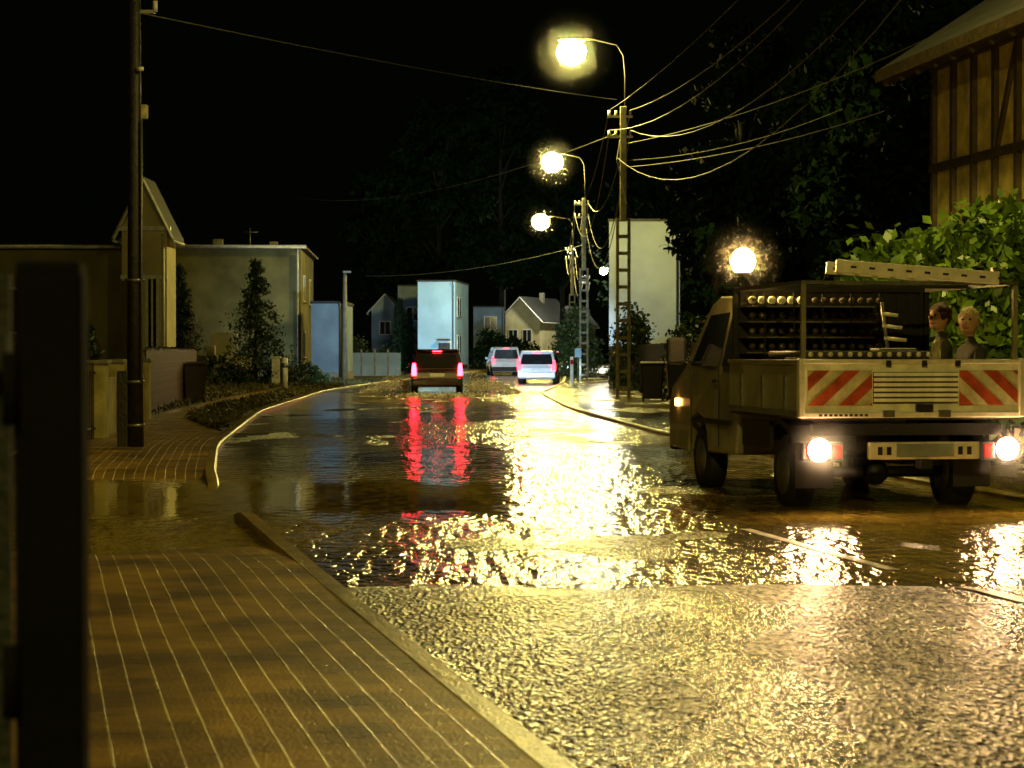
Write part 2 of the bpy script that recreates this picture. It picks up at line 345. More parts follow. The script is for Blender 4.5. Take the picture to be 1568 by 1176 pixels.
def wire(name,a,b,sag,r=.014,n=16):
    P=[]
    for i in range(n+1):
        t=i/n; P.append((a[0]+(b[0]-a[0])*t,a[1]+(b[1]-a[1])*t,a[2]+(b[2]-a[2])*t-sag*4*t*(1-t)))
    return P
WP=empty('overhead_wires')
def W(a,b,sag,r=.014): tube('wire',wire('',a,b,sag),r,'wire',WP,seg=4)
for dx,z,s in((-.42,8.58,.45),(.2,8.58,.8),(-.42,8.0,1.1),(.2,8.0,1.6),(-.2,7.2,2.0)):
    W((3.3+dx,64,z),(5.95+dx,23.5,z+.1),s,.013)
for dx,z,s in((-.42,8.58,1.0),(.2,8.5,1.4),(-.42,7.9,1.9),(.2,7.9,2.4),(.1,7.3,2.6)):
    W((3.3+dx,64,z),(3.4+dx,102,z),s,.014)
    W((3.4+dx,102,z),(4.1+dx,147,z),s,.018)
    W((4.1+dx,147,z),(7+dx,200,z),s,.02)
W((-5.2,29.8,6.1),(3.1,64,8.9),.1,.008)
W((3.1,64,7.9),(-11,110,9.3),.8,.013)
W((3.4,64,7.6),(12,40,9.5),.6,.012); W((3.4,64,6.9),(13,46,8.6),.6,.012)
W((3.4,64,7.1),(9.5,62,8.4),.3,.012)
W((3.4,102,6.5),(-8,118,5.6),.4,.012)

e=empty('utility_pole',(-5.27,29.8,0))
tube('shaft',[(.06,0,0),(.06,0,3),(.07,0,9.5)],.12,'darkwood',e,seg=12,r2=.075)
box('concrete_stub',(-.1,0,.55),(.15,.2,1.2),'darkwood',e,b=.02)
for z in(.4,1.0,2.4): tube('band',[(.06,0,z-.02),(.06,0,z+.02)],.135,'steel',e,seg=12)
box('junction_box',(.2,-.02,4.72),(.10,.1,.2),'cream',e,b=.02)
tube('conduit',[(.17,-.08,4.6),(.17,-.08,3),(.17,-.1,1)],.018,'steel',e)
box('bracket',(.2,0,6.1),(.3,.05,.05),'steel',e); tube('insulator',[(.35,0,6.1),(.35,0,6.25)],.035,'trim',e)
tube('insulator',[(.12,-.1,5.3),(.2,-.12,5.3)],.03,'trim',e)
e=empty('concrete_pole',(-7.75,100,0)); tube('shaft',[(0,0,0),(0,0,5.1)],.14,'concrete',e,r2=.09); box('cap_lamp',(.1,0,5.15),(.4,.15,.12),'steel',e,b=.03)

# ---------------- buildings ----------------
def window(e,c,w,h,axis='y',side=-1,lit=None):
    x,y,z=c
    if axis=='y':
        box('window_frame',(x,y+side*.02,z),(w+.16,.06,h+.16),'trim',e); box('window_glass',(x,y+side*.045,z),(w,.03,h),'glass',e)
        box('window_mullion',(x,y+side*.065,z),(.05,.02,h),'trim',e); box('window_sill',(x,y+side*.08,z-h/2-.1),(w+.3,.18,.05),'concrete',e)
    else:
        box('window_frame',(x+side*.02,y,z),(.06,w+.16,h+.16),'trim',e); box('window_glass',(x+side*.045,y,z),(.03,w,h),'glass',e)
        box('window_mullion',(x+side*.065,y,z),(.02,.05,h),'trim',e); box('window_sill',(x+side*.08,y,z-h/2-.1),(.18,w+.3,.05),'concrete',e)
def flat_house(name,x0,y0,w,dp,h,m,rz=0,wins=(),swins=(),chim=True,side=1):
    e=empty(name,(x0,y0,0),rz)
    box('walls',(w/2,dp/2,h/2-.1),(w,dp,h+.2),m,e)
    box('plinth',(w/2,dp/2,.2),(w+.08,dp+.08,.6),'concrete',e)
    ov=.5 if chim else .12
    box('roof',(w/2,dp/2,h+.06),(w+ov,dp+ov,.12),'roof',e)
    if chim:
        box('fascia',(w/2,-.26,h+.06),(w+.56,.03,.16),'trim',e)
        tube('gutter',[(-.2,-.33,h+.06),(w+.2,-.33,h+.03)],.06,'trim',e)
        box('chimney',(w*.35,dp*.4,h+.4),(.5,.5,.6),'concrete',e); box('chimney',(w*.75,dp*.5,h+.4),(.4,.5,.5),'concrete',e)
        tube('antenna',[(w*.6,dp*.3,h),(w*.6,dp*.3,h+1.2)],.03,'steel',e); tube('antenna_bar',[(w*.6-.4,dp*.3,h+1.0),(w*.6+.4,dp*.3,h+1.0)],.02,'steel',e)
    tube('downpipe',[(w-.15,-.3,h),(w-.15,-.08,h-.3),(w-.15,-.08,.2)],.05,'trim' if chim else 'steel',e)
    for (x,z,ww,hh) in wins: window(e,(x,0,z),ww,hh)
    for (y,z,ww,hh) in swins: window(e,(w if side>0 else 0,y,z),ww,hh,'x',side)
    return e
def gable_house(name,x0,y0,w,dp,h,hr,m,rz=0,wins=(),swins=(),chim=True):
    e=empty(name,(x0,y0,0),rz)
    V=[(0,0,-.1),(w,0,-.1),(w,0,h),(w/2,0,h+hr),(0,0,h),(0,dp,-.1),(w,dp,-.1),(w,dp,h),(w/2,dp,h+hr),(0,dp,h)]
    mesh('walls',V,[(0,1,2,3,4),(9,8,7,6,5),(1,6,7,2),(0,4,9,5)],m,e)
    o=.35 if w>2 else .2; t=.12; k=hr/(w/2)
    for s in(-1,1):
        xe=w/2+s*(w/2+o); ze=h-o*k
        V=[(w/2,-o,h+hr+.02),(xe,-o,ze+.02),(xe,dp+o,ze+.02),(w/2,dp+o,h+hr+.02)]
        V+=[(a,b,c+t) for a,b,c in V]
        mesh('roof_slope',V,[(0,1,2,3),(7,6,5,4),(0,4,5,1),(1,5,6,2),(2,6,7,3)],'roof',e)
        tube('verge_board',[(w/2,-o-.03,h+hr+.05),(xe,-o-.03,ze+.05)],.05,'trim',e,seg=4)
        tube('gutter',[(xe,-o,ze),(xe,dp+o,ze)],.04,'trim',e)
    if chim: box('chimney',(w*.6,dp*.5,h+hr+.1),(.4,.5,1.0),'concrete',e)
    for (x,z,ww,hh) in wins: window(e,(x,0,z),ww,hh)
    for (y,z,ww,hh) in swins: window(e,(w,y,z),ww,hh,'x',1)
    return e
flat_house('rendered_house',-17.2,105,6.9,13,6.5,'plaster_olive',rz=math.radians(2.6),swins=[(3,4.6,1.2,1.2),(3,1.8,1.2,1.2),(9,4.6,1.2,1.2)])
e=flat_house('white_house',-6.9,158,2.75,9,6.6,'blue_tint',rz=math.radians(-5),swins=[(2.2,4.8,2,1.3),(2.2,2,2,1.3)],chim=False)
box('entrance_canopy',(1.95,-.3,2.35),(.9,.7,.1),'roof',e); box('door_frame',(1.95,-.02,1.15),(1.0,.05,2.2),'trim',e); box('door',(1.95,-.05,1.1),(.85,.04,2.05),'darkwood',e)
flat_house('white_house',4.95,110,3.6,10,8.1,'plaster_white',rz=math.radians(-3),swins=[],chim=False,side=-1)
flat_house('garage',-9.4,101,1.5,6,3.7,'plaster_grey',chim=False)
gable_house('gabled_house',-11.4,175,2.2,9,4.9,1.2,'plaster_grey',wins=[(1.1,3.4,.8,1)],chim=False)
flat_house('grey_house',-9.1,172,2.4,8,6.7,'plaster_grey',chim=False,wins=[(1.2,4.5,.9,1)])
flat_house('grey_house',-3.4,190,2.7,8,5.4,'plaster_grey',chim=False,wins=[(1.5,4.0,1,1.1)])
gable_house('gabled_house',-1.0,205,3.9,10,4.6,2.0,'plaster_cream',rz=-.35,wins=[(1.2,3,.8,1.1),(2.6,3,.8,1.1)])
gable_house('gabled_house',3.2,215,2.6,10,4.4,1.6,'infill',rz=-.3,wins=[(1.3,2.6,1,1)],chim=False)
e=gable_house('bay_house',-10.85,60,1.25,1.6,4.9,1.25,'plaster_cream',wins=[(.85,2.5,.22,1.9)],chim=False)
box('wing_walls',(-4.0,4.5,2.1),(7.4,5.6,4.5),'plaster_olive',e); box('wing_roof',(-4.0,4.5,4.42),(7.8,6.0,.14),'roof',e)
tube('wing_gutter',[(-8,1.45,4.42),(-.3,1.45,4.42)],.05,'trim',e)
for x in(-5.5,-3): window(e,(x,1.7,2.6),1.1,1.2)
box('bay_cornice',(.62,-.05,4.85),(1.5,.14,.12),'trim',e)
box('bay_band',(.62,-.04,3.5),(1.3,.1,.1),'trim',e)
box('bay_panel',(.25,-.03,1.9),(.5,.05,3.0),'timber',e)
tube('bay_downpipe',[(1.17,-.1,4.7),(1.17,-.1,.2)],.04,'trim',e)
ang=math.atan2(22-30,6.95-5.87); L=math.hypot(8,1.08)
e=empty('timber_framed_house',(5.87,30,0),ang)
box('walls',(L/2,3,2.75),(L,6,5.5),'infill',e)
for i in range(11):
    x=.08+i*(L-.16)/10; box('timber_post',(x,-.03,4.05),(.11,.08,2.75),'timber',e)
for z in(2.6,3.95,5.35): box('timber_rail',(L/2,-.035,z),(L,.10,.11),'timber',e)
for i in(3,8):
    x=.08+(i+.5)*(L-.16)/10; box('timber_brace',(x,-.02,4.65),(.09,.06,1.4),'timber',e,ry=.5)
V=[(-.7,-.6,5.25),(L+.5,-.6,5.25),(L+.5,3,7.6),(-.7,3,7.6),(L+.5,6.6,5.25),(-.7,6.6,5.25)]
V+=[(a,b,c+.15) for a,b,c in V]
mesh('roof',V,[(0,1,2,3),(3,2,4,5),(9,8,7,6),(11,10,8,9),(0,6,7,1),(5,4,10,11),(0,3,9,6),(3,5,11,9),(1,7,8,2),(2,8,10,4)],'roof',e)
box('eave_board',(L/2-.1,-.62,5.3),(L+1.2,.04,.16),'timber',e)
for i in range(14): box('rafter_end',(-.5+i*.7,-.35,5.3),(.08,.5,.1),'timber',e,rx=.5)
V=[(0,0,5.5),(0,6,5.5),(0,3,7.45),(L,0,5.5),(L,6,5.5),(L,3,7.45)]
mesh('gable_walls',V,[(0,1,2),(5,4,3)],'infill',e)

# ---------------- fences, walls ----------------
e=empty('garden_wall',(0,0,0))
def seg_wall(e,a,b,h,t,m,name='panel'):
    a=Vector(a);b=Vector(b);c=(a+b)/2; d=b-a
    box(name,(c.x,c.y,h/2),(d.length,t,h),m,e,rz=math.atan2(d.y,d.x),b=.01)
pts=[(-6.35,33),(-6.65,36),(-6.95,39),(-7.2,42)]
for a,b in zip(pts,pts[1:]): seg_wall(e,a,b,1.0,.12,'yellowwall')
for q in pts: box('pillar',(q[0],q[1],.6),(.3,.3,1.25),'yellowwall',e,b=.02); box('cap',(q[0],q[1],1.26),(.38,.38,.06),'concrete',e,b=.01)
e=empty('picket_fence')
a=Vector((-7.3,43)); b=Vector((-9.1,62)); n_=75
for i in range(n_+1):
    q=a+(b-a)*i/n_; hh=1.5+.05*random.random()
    V=[(-.01,-.07,.1),(-.01,.07,.1),(-.01,.07,hh-.12),(-.01,0,hh),(-.01,-.07,hh-.12)]
    V+=[(x+.03,y,z) for x,y,z in V]
    o=mesh('picket',V,[(0,1,2,3,4),(9,8,7,6,5),(0,5,6,1),(1,6,7,2),(2,7,8,3),(3,8,9,4),(4,9,5,0)],'darkwood',e); o.location=(q.x,q.y,0)
for z in(.4,1.2): tube('rail',[(a.x-.05,a.y,z),(b.x-.05,b.y,z)],.035,'darkwood',e,seg=4)
e=empty('metal_fence')
pts=[(-1.75,5),(-2.9,10),(-4.8,18),(-6.3,29),(-6.35,32.8)]
for a,b in zip(pts,pts[1:]):
    a=Vector(a);b=Vector(b);k=int((b-a).length/.14)
    for z in(.25,1.1): tube('rail',[(a.x,a.y,z),(b.x,b.y,z)],.02,'black',e,seg=4)
    for i in range(k):
        q=a+(b-a)*i/k; tube('bar',[(q.x,q.y,.1),(q.x,q.y,1.25)],.009,'black',e,seg=4)
    tube('post',[(a.x,a.y,0),(a.x,a.y,1.35)],.035,'black',e)
e=empty('gate_post',(-.64,3.0,0),.1)
box('post',(0,0,.755),(.092,.1,1.51),'postblack',e,b=.006)
box('post_cap',(0,0,1.515),(.086,.1,.02),'postblack',e,b=.005)
for z in(.9,1.3): tube('hinge',[(-.05,-.055,z),(-.05,-.055,z+.1)],.012,'postblack',e)
box('gate_panel',(-.36,.03,.76),(.6,.02,1.5),'gatepanel',e)
box('gate_rail',(-.36,.0,1.40),(.6,.04,.05),'gatepanel',e)
e=empty('panel_fence',(-9.2,121,0))
for i in range(4): box('panel',(.37+i*.75,0,.75),(.68,.06,1.3),'plaster_grey',e); box('post',(i*.75,0,.8),(.09,.1,1.6),'concrete',e)
e=empty('board_fence')
a=Vector((5.4,49)); b=Vector((4.7,104))
for i in range(150):
    q=a+(b-a)*i/149; box('board',(q.x,q.y,.85),(.03,.34,1.7+.06*random.random()),'black',e)
def bollard(x,y,h=.85):
    e=empty('bollard',(x,y,.1)); tube('post',[(0,0,0),(0,0,h)],.10,'trim',e,seg=12); tube('band',[(0,0,h*.7),(0,0,h*.85)],.104,'steel',e,seg=12); ball('cap',(0,0,h),.1,'trim',e,sc=(1,1,.4))
bollard(-8.0,76,1.1); bollard(-11.3,90,.9)
e=empty('stone_gatepost',(-9.2,84,0)); box('pillar',(0,0,.6),(.3,.3,1.2),'trim',e,b=.02); box('cap',(0,0,1.22),(.4,.4,.08),'trim',e,b=.02)
def bin_(x,y,rz,m,name='wheelie_bin'):
    e=empty(name,(x,y,.1),rz)
    V=[(-.24,-.24,.08),(.24,-.24,.08),(.24,.24,.08),(-.24,.24,.08),(-.3,-.34,.98),(.3,-.34,.98),(.3,.34,.98),(-.3,.34,.98)]
    bev(mesh('body',V,[(0,3,2,1),(4,5,6,7),(0,1,5,4),(1,2,6,5),(2,3,7,6),(3,0,4,7)],m,e),.03)
    box('lid',(0,-.02,1.02),(.66,.76,.07),m,e,b=.03,rx=.05); tube('handle',[(-.25,.4,.96),(.25,.4,.96)],.02,m,e)
    for s in(-1,1): wheel('wheel',(s*.26,.24,.1),.1,.05,e)
bin_(-8.25,56,.2,'binplastic'); bin_(3.75,57.5,-.1,'black'); bin_(4.45,58,0,'black')
e=empty('marker_post',(2.55,92,0)); box('post',(0,0,.6),(.14,.06,1.25),'trim',e,b=.01); box('stripe',(0,-.032,1.0),(.12,.01,.2),'redlens',e)
e=empty('traffic_sign',(3.0,98,0)); tube('post',[(0,0,0),(0,0,1.7)],.03,'steel',e); box('plate',(0,-.05,1.4),(.3,.02,.4),'blue_tint',e,b=.01)

# ---------------- vegetation ----------------
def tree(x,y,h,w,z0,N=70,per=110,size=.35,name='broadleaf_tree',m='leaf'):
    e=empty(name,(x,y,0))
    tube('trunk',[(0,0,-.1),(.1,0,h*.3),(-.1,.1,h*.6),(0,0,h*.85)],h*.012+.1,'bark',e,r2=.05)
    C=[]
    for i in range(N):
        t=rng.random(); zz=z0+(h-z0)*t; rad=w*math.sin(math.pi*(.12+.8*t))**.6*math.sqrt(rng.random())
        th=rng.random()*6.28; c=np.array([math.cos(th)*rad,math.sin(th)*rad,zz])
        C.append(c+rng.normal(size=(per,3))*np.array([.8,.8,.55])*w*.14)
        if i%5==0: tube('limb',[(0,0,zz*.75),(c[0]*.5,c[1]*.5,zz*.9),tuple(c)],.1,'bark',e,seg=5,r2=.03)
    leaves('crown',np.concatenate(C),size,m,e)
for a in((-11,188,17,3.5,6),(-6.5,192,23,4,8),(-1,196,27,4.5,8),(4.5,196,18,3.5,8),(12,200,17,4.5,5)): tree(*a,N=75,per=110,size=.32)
for a in((9.8,92,15,3.2,3),(14,84,15,3.5,3),(12,70,11,2.6,2.5),(17.5,80,14,4,3),(11,52,9.5,2.2,2)): tree(*a,N=75,per=170,size=.2)
tree(7.0,74,5.6,1.0,.8,N=50,per=80,size=.14,name='columnar_tree')
def conifer(x,y,h,w,name='spruce_tree'):
    e=empty(name,(x,y,0)); tube('trunk',[(0,0,-.1),(0,0,h)],.09,'bark',e,r2=.02)
    C=[]
    k=int(h*5)
    for i in range(k):
        t=i/k; z=.3+(h-.3)*t; r=w*(1-t)**.85*(.7+.5*rng.random())
        for j in range(9):
            th=rng.random()*6.28; rr=r*(.6+.6*rng.random())
            s=np.linspace(.1,1,16)[:,None]
            pts=np.concatenate([np.cos(th)*rr*s,np.sin(th)*rr*s,z-.28*rr*s**1.3+0*s],1)
            C.append(pts+rng.normal(size=pts.shape)*.045); C.append(pts+rng.normal(size=pts.shape)*.08)
    leaves('crown',np.concatenate(C),.085,'needle',e,aspect=.35)
conifer(-10.1,85,5.1,2.2); conifer(-14.2,92,5.2,1.5); conifer(-8.6,165,5.6,1.3); conifer(-7.9,166,4.6,1.0); conifer(-11.5,58,2.3,.8)
def bush(x,y,rx,ry,h,N,size,m,name='shrub',z0=0):
    e=empty(name,(x,y,0)); C=[]
    for i in range(int(N/40)):
        v=rng.normal(size=3); v/=np.linalg.norm(v); v[2]=abs(v[2]); q=.72+.3*rng.random()
        c=np.array([v[0]*rx*q,v[1]*ry*q,z0+v[2]*(h-z0)*q]); C.append(c+rng.normal(size=(40,3))*.09*max(rx,h)*.6)
    C=np.concatenate(C); C[:,2]=np.maximum(C[:,2],.05)
    leaves('foliage',C,size,m,e,aspect=.55,flat=.3)
    for i in range(6): tube('stem',[(0,0,0),(rng.normal()*rx*.4,rng.normal()*ry*.4,h*.8)],.03,'bark',e,seg=5,r2=.01)
bush(6.1,26.3,1.65,1.2,3.1,12000,.09,'leaf_bright','broadleaf_shrub',z0=.8)
bush(6.2,27.0,1.4,1.0,2.9,5000,.09,'leafm','broadleaf_shrub',z0=.6)
bush(5.1,28.4,1.0,1.1,2.85,6000,.085,'leaf_bright','broadleaf_shrub',z0=.8)
bush(-8.9,88,1.6,1.2,1.0,2500,.07,'leafm'); bush(-12.5,88,2,1.2,1.2,2500,.08,'leafm')
bush(-12.6,57,1.4,1,1.9,2500,.07,'leafm'); bush(-10.6,63,1.,2,1.3,2000,.07,'leafm'); bush(4.7,85,.8,2,3.2,3500,.08,'leafm'); bush(5.2,64,.7,2,2.6,2500,.08,'leafm')
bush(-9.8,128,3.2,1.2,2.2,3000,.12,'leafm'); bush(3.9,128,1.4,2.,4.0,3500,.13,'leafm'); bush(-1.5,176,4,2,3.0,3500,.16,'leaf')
e=empty('garden_wall'); seg_wall(e,(-14.5,90),(-10.9,92),1.3,.15,'plaster_cream'); seg_wall(e,(-13.4,96),(-12.2,96),2.3,.3,'plaster_cream','shed_wall')
for q in((-14.5,90),(-12.7,91),(-10.9,92)): box('pillar',(q[0],q[1],.85),(.35,.35,1.7),'plaster_cream',e,b=.02)

# ---------------- cars ----------------
def car(name,x,y,rz,paint,w,h,L,tail,van=False,head=0):
    e=empty(name,(x,y,0),rz); hb=h*.56
    hw=lambda z:w/2*(.9 if z<.3 else (1 if z<hb+.01 else 1-.20*(z-hb)/(h-hb)))
    prism('lower_body',[(0.03,.25),(0,.45),(.02,hb-.12),(.08,hb),(L*.72,hb),(L*.95,hb-.2),(L,hb-.4),(L-.02,.25)],hw,paint,e,b=.05)
    rw=.12 if van else .35
    prism('greenhouse',[(.08,hb-.02),(rw-.05,h-.08),(rw+.15,h),(L*.5,h),(L*.58,h-.06),(L*.76,hb-.02)],hw,paint,e,b=.05)
    k=(rw-.13)/(h-.08-hb)
    yb=lambda z:.08+k*(z-hb)-.012
    z1,z2=hb+.05,h-.16
    poly('rear_window',[(-hw(z1)*.86,yb(z1),z1),(hw(z1)*.86,yb(z1),z1),(hw(z2)*.84,yb(z2),z2),(-hw(z2)*.84,yb(z2),z2)],'glass',e)
    for s in(-1,1):
        for a0,a1 in((.14,.36),(.385,.62)):
            poly('side_window',[(s*(hw(z1)+.006),L*a0,z1),(s*(hw(z1)+.006),L*(a1+.05*(a1>.5)),z1),(s*(hw(z2)+.006),L*(a1-.06*(a1>.5)),z2),(s*(hw(z2)+.006),L*a0+.05,z2)],'glass',e)
        wheel('wheel',(s*(w/2-.11),L*.2,.31),.31,.2,e); wheel('wheel',(s*(w/2-.11),L*.8,.31),.31,.2,e)
        tl=prism('tail_lamp',[(-.02,hb-.22),(-.02,hb+.02),(.10,hb+.2),(.16,hb+.2),(.12,hb-.22)],lambda z:.085 if z<hb+.1 else .05,tail,e,b=.02); tl.location.x=s*(w/2-.10)
        box('mirror',(s*(w/2+.09),L*.63,hb+.08),(.16,.1,.13),paint,e,b=.03)
        box('head_lamp',(s*(w/2-.25),L-.05,hb-.33),(.3,.1,.16),'trim',e,b=.03)
        if head:
            ld=bpy.data.lights.new('head_lamp_beam','SPOT'); ld.energy=head; ld.spot_size=math.radians(50); ld.spot_blend=.8; ld.color=(.55,.80,1); ld.shadow_soft_size=.08
            lo=bpy.data.objects.new('head_lamp_beam',ld); COL.objects.link(lo); lo.parent=e; lo.location=(s*(w/2-.25),L+.06,hb-.3); lo.rotation_euler=(math.radians(91),0,0)
    box('rear_bumper',(0,-.02,.42),(w*.96,.14,.26),paint if not van else 'rubber',e,b=.04)
    box('number_plate',(0,-.02,.66),(.5,.02,.11),'trim',e)
    box('roof_spoiler',(0,rw-.06,h-.05),(w*.66,.16,.04),paint,e,b=.015)
    box('high_brake_lamp',(0,rw-.14,h-.07),(.3,.02,.03),tail,e)
    box('rear_wiper',(.1,yb(z1+.12)-.012,z1+.1),(.4,.012,.015),'rubber',e,ry=.2)
    return e
car('red_car',-2.5,72,math.radians(2),'redcar',1.74,1.52,4.1,'tail_red',head=7000)
car('white_car',1.08,95,math.radians(-4),'whitecar',1.74,1.5,4.2,'tail_red_dim',head=5000)  # head beams added to brighten the van ahead
car('white_van',-.35,130,math.radians(5),'whitecar',1.8,1.75,4.4,'tail_red_dim',van=True,head=8000)  # unseen head beams, boosted and aimed left to light the white house
car('white_car',3.3,150,math.radians(-8),'whitecar',1.74,1.5,4.2,'tail_red_dim')
C=[]
for s,cx in((-1,-3.45),(1,-1.5)):
    for i in range(3200):
        t=rng.random()
        C.append((cx+s*(t**1.2*1.7)+rng.normal()*.1,72.4+rng.random()*3,.03+abs(rng.normal())*.28*(1-t)+.4*math.sin(t*3.1)*rng.random()*.7))
leaves('water_splash',C,.022,'spray',None,aspect=.7)
C=[(-3.6+rng.random()*2.4+rng.normal()*.2,66+rng.random()*6,.035+abs(rng.normal())*.03) for i in range(900)]
leaves('wake_foam',C,.03,'spray',None,aspect=.8)

# ---------------- utility truck ----------------
TL=Vector((3.42,18.47,0)); TR=math.radians(9.5)
T=empty('utility_truck',TL,TR)
tb=lambda *a,**k:box(*a,parent=T,**k)
zt,zb=1.32,.88
tb('bed_floor',(0,1.13,zb-.03),(1.94,2.26,.05),'black')
tb('tailboard',(0,0,(zt+zb)/2),(1.98,.04,zt-zb),'truckwhite',b=.006)
tb('tailboard_top_rail',(0,-.005,zt+.005),(2.0,.07,.04),'alu',b=.008)
tb('tailboard_bottom_rail',(0,-.005,zb-.01),(2.0,.07,.05),'alu',b=.008)
for s in(-1,1):
    tb('dropside',(s*.975,1.15,(zt+zb)/2),(.035,2.2,zt-zb-.03),'truckpaint',b=.006)
    tb('dropside_rail',(s*.985,1.13,zt),(.05,2.25,.04),'truckpaint',b=.006); tb('dropside_rail',(s*.985,1.13,zb),(.05,2.25,.05),'steel',b=.006)
    for y in(.4,1.1,1.8): tb('latch',(s*1.0,y,1.05),(.02,.05,.3),'steel')
    tb('corner_post',(s*.985,-.01,1.1),(.05,.08,.5),'alu',b=.008)
    tb('rack_post',(s*.95,.04,1.66),(.04,.04,.68),'truckpaint'); tb('rack_post',(s*.95,2.2,1.66),(.045,.045,.72),'black')
    tb('rack_rail',(s*.95,1.12,2.0),(.04,2.2,.035),'steel')
tb('rack_cross',(0,.04,2.0),(1.86,.035,.03),'steel'); tb('rack_cross',(0,2.2,2.0),(1.86,.04,.04),'black')
tb('rack_cross',(0,1.1,2.0),(1.86,.03,.03),'black')
tb('headboard',(0,2.24,1.5),(1.9,.03,1.0),'black')
for i in range(16): tb('headboard_bar',(-.9+i*.12,2.21,1.6),(.015,.015,.8),'rubber')
def chev(x0,x1,z0,z1,dirn):
    tb('marker_panel',((x0+x1)/2,-.026,(z0+z1)/2),(x1-x0,.01,z1-z0),'whitestripe')
    h=z1-z0; p_=.27; k=-3
    while k<8:
        a=x0+k*p_; sh=h*1.1*dirn
        P=[(a,z0),(a+p_/2,z0),(a+p_/2+sh,z1),(a+sh,z1)]
        def clip(P,lim,keep):
            out=[]
            for i in range(len(P)):
                A=P[i];B=P[(i+1)%len(P)]; ia=keep(A[0]); ib=keep(B[0])
                if ia: out.append(A)
                if ia!=ib:
                    t=(lim-A[0])/(B[0]-A[0]); out.append((lim,A[1]+t*(B[1]-A[1])))
            return out
        P=clip(P,x0,lambda v:v>=x0)
        if len(P)>2: P=clip(P,x1,lambda v:v<=x1)
        if len(P)>2: poly('red_stripe',[(x,-.034,z) for x,z in P],'redstripe',T)
        k+=1
chev(-.93,-.36,.95,1.25,1); chev(.42,.95,.95,1.25,-1)
tb('ribbed_panel',(.03,-.026,1.1),(.76,.012,.27),'timber')
for i in range(6): tb('rib',(.03,-.038,.995+i*.044),(.75,.016,.028),'truckwhite')
tb('tail_catch',(.1,-.05,.93),(.15,.03,.06),'black'); 
for x in(-.22,.28): tb('hinge',(x,-.05,.88),(.1,.04,.06),'steel')
for x in(-.22,.1,.4): tb('rope_hook',(x,-.05,1.31),(.04,.03,.05),'black')
for i in range(10): tb('sticker_mark',(-.82+i*.045,-.045,.868),(.028,.004,.02),'black')
for s in(-1,1): tb('chassis_rail',(s*.38,2.2,.62),(.08,4.0,.14),'black')
tb('rear_crossmember',(0,.12,.74),(1.7,.08,.1),'black')
tb('underrun_bar',(.12,.02,.56),(1.0,.06,.15),'alu',b=.015)
for x in(-.28,-.2,.44,.52): tb('bar_hole',(x,-.013,.56),(.04,.005,.07),'black')
tb('number_plate',(.12,-.02,.565),(.52,.015,.11),'plate',b=.004)
tb('tow_hitch',(.1,-.04,.45),(.1,.16,.08),'black')
MT=vol('tail_halo',.60,.45,2.6)  # added scatter volume imitating glare round the tail lamps
for s in(-1,1):
    tb('lamp_housing',(s*.80,.0,.56),(.36,.1,.16),'black',b=.015)
    tb('red_lens',(s*.68,-.052,.56),(.10,.02,.12),'redlens',b=.01)
    tube('tail_lamp',[(s*.84,-.05,.575),(s*.84,-.085,.575)],.095,'tail_truck',T,seg=18)
    tube('lamp_ring',[(s*.84,-.04,.575),(s*.84,-.062,.575)],.11,'redlens',T,seg=16)
    ball('halo',(s*.84,-.1,.575),.45,MT,T,sub=3)
    tb('mudflap',(s*.72,.45,.42),(.34,.02,.4),'rubber')
    tb('side_guard',(s*.9,1.6,.66),(.04,.9,.25),'black')
    wheel('wheel',(s*.74,.95,.33),.335,.22,T); wheel('wheel',(s*.78,3.75,.33),.335,.2,T)
    prism('mudguard',[(.55,.6),(.65,.76),(.95,.82),(1.25,.76),(1.35,.6),(1.3,.6),(1.2,.72),(.95,.77),(.7,.72),(.6,.6)],lambda z:.13,'black',T).location.x=s*.76
tube('axle',[(-.7,.95,.33),(.7,.95,.33)],.05,'black',T); ball('differential',(0,.95,.33),.13,'black',T)
tb('spare_tank',(.1,1.6,.55),(.6,.6,.25),'black',b=.05)
cw=lambda z:.92 if z<1.2 else .92-.17*(z-1.2)/.75
prism('cab_body',[(2.34,.42),(2.34,1.88),(2.42,1.95),(3.5,1.97),(3.75,1.9),(4.32,1.25),(4.85,1.05),(4.97,.85),(4.97,.4),(4.15,.38),(4.1,.6),(3.95,.74),(3.75,.78),(3.55,.74),(3.4,.6),(3.35,.4)],cw,'truckpaint',T,b=.03)
for s in(-1,1):
    q=lambda y,z:(s*(cw(z)+.006),y,z)
    poly('door_window',[q(2.95,1.27),q(4.05,1.27),q(3.68,1.78),q(2.95,1.8)],'glass',T)
    poly('rear_side_window',[q(2.45,1.27),q(2.85,1.27),q(2.85,1.8),q(2.45,1.8)],'glass',T)
    for y in(2.9,4.0): tb('door_seam',(s*.923,y,.85),(.008,.012,.75),'black')
    tb('door_handle',(s*.93,3.0,1.12),(.03,.14,.03),'black'); tb('rubbing_strip',(s*.925,3.2,.72),(.02,1.5,.05),'black')
    tb('mirror',(s*1.08,4.0,1.42),(.2,.08,.28),'black',b=.03); tube('mirror_arm',[(s*.9,4.02,1.3),(s*1.05,4.0,1.35)],.015,'black',T)
    tb('headlamp',(s*.7,4.93,.85),(.36,.1,.18),'trim',b=.03)
    tb('side_indicator',(s*.93,4.55,.88),(.04,.10,.08),'indic',b=.01)
poly('cab_rear_window',[(-.62,2.334,1.3),(.62,2.334,1.3),(.56,2.334,1.8),(-.56,2.334,1.8)],'glass',T)
poly('windscreen',[(-.8,4.27,1.32),(.8,4.27,1.32),(.68,3.8,1.87),(-.68,3.8,1.87)],'glass',T)
tb('front_bumper',(0,4.98,.48),(1.8,.14,.24),'black',b=.03)
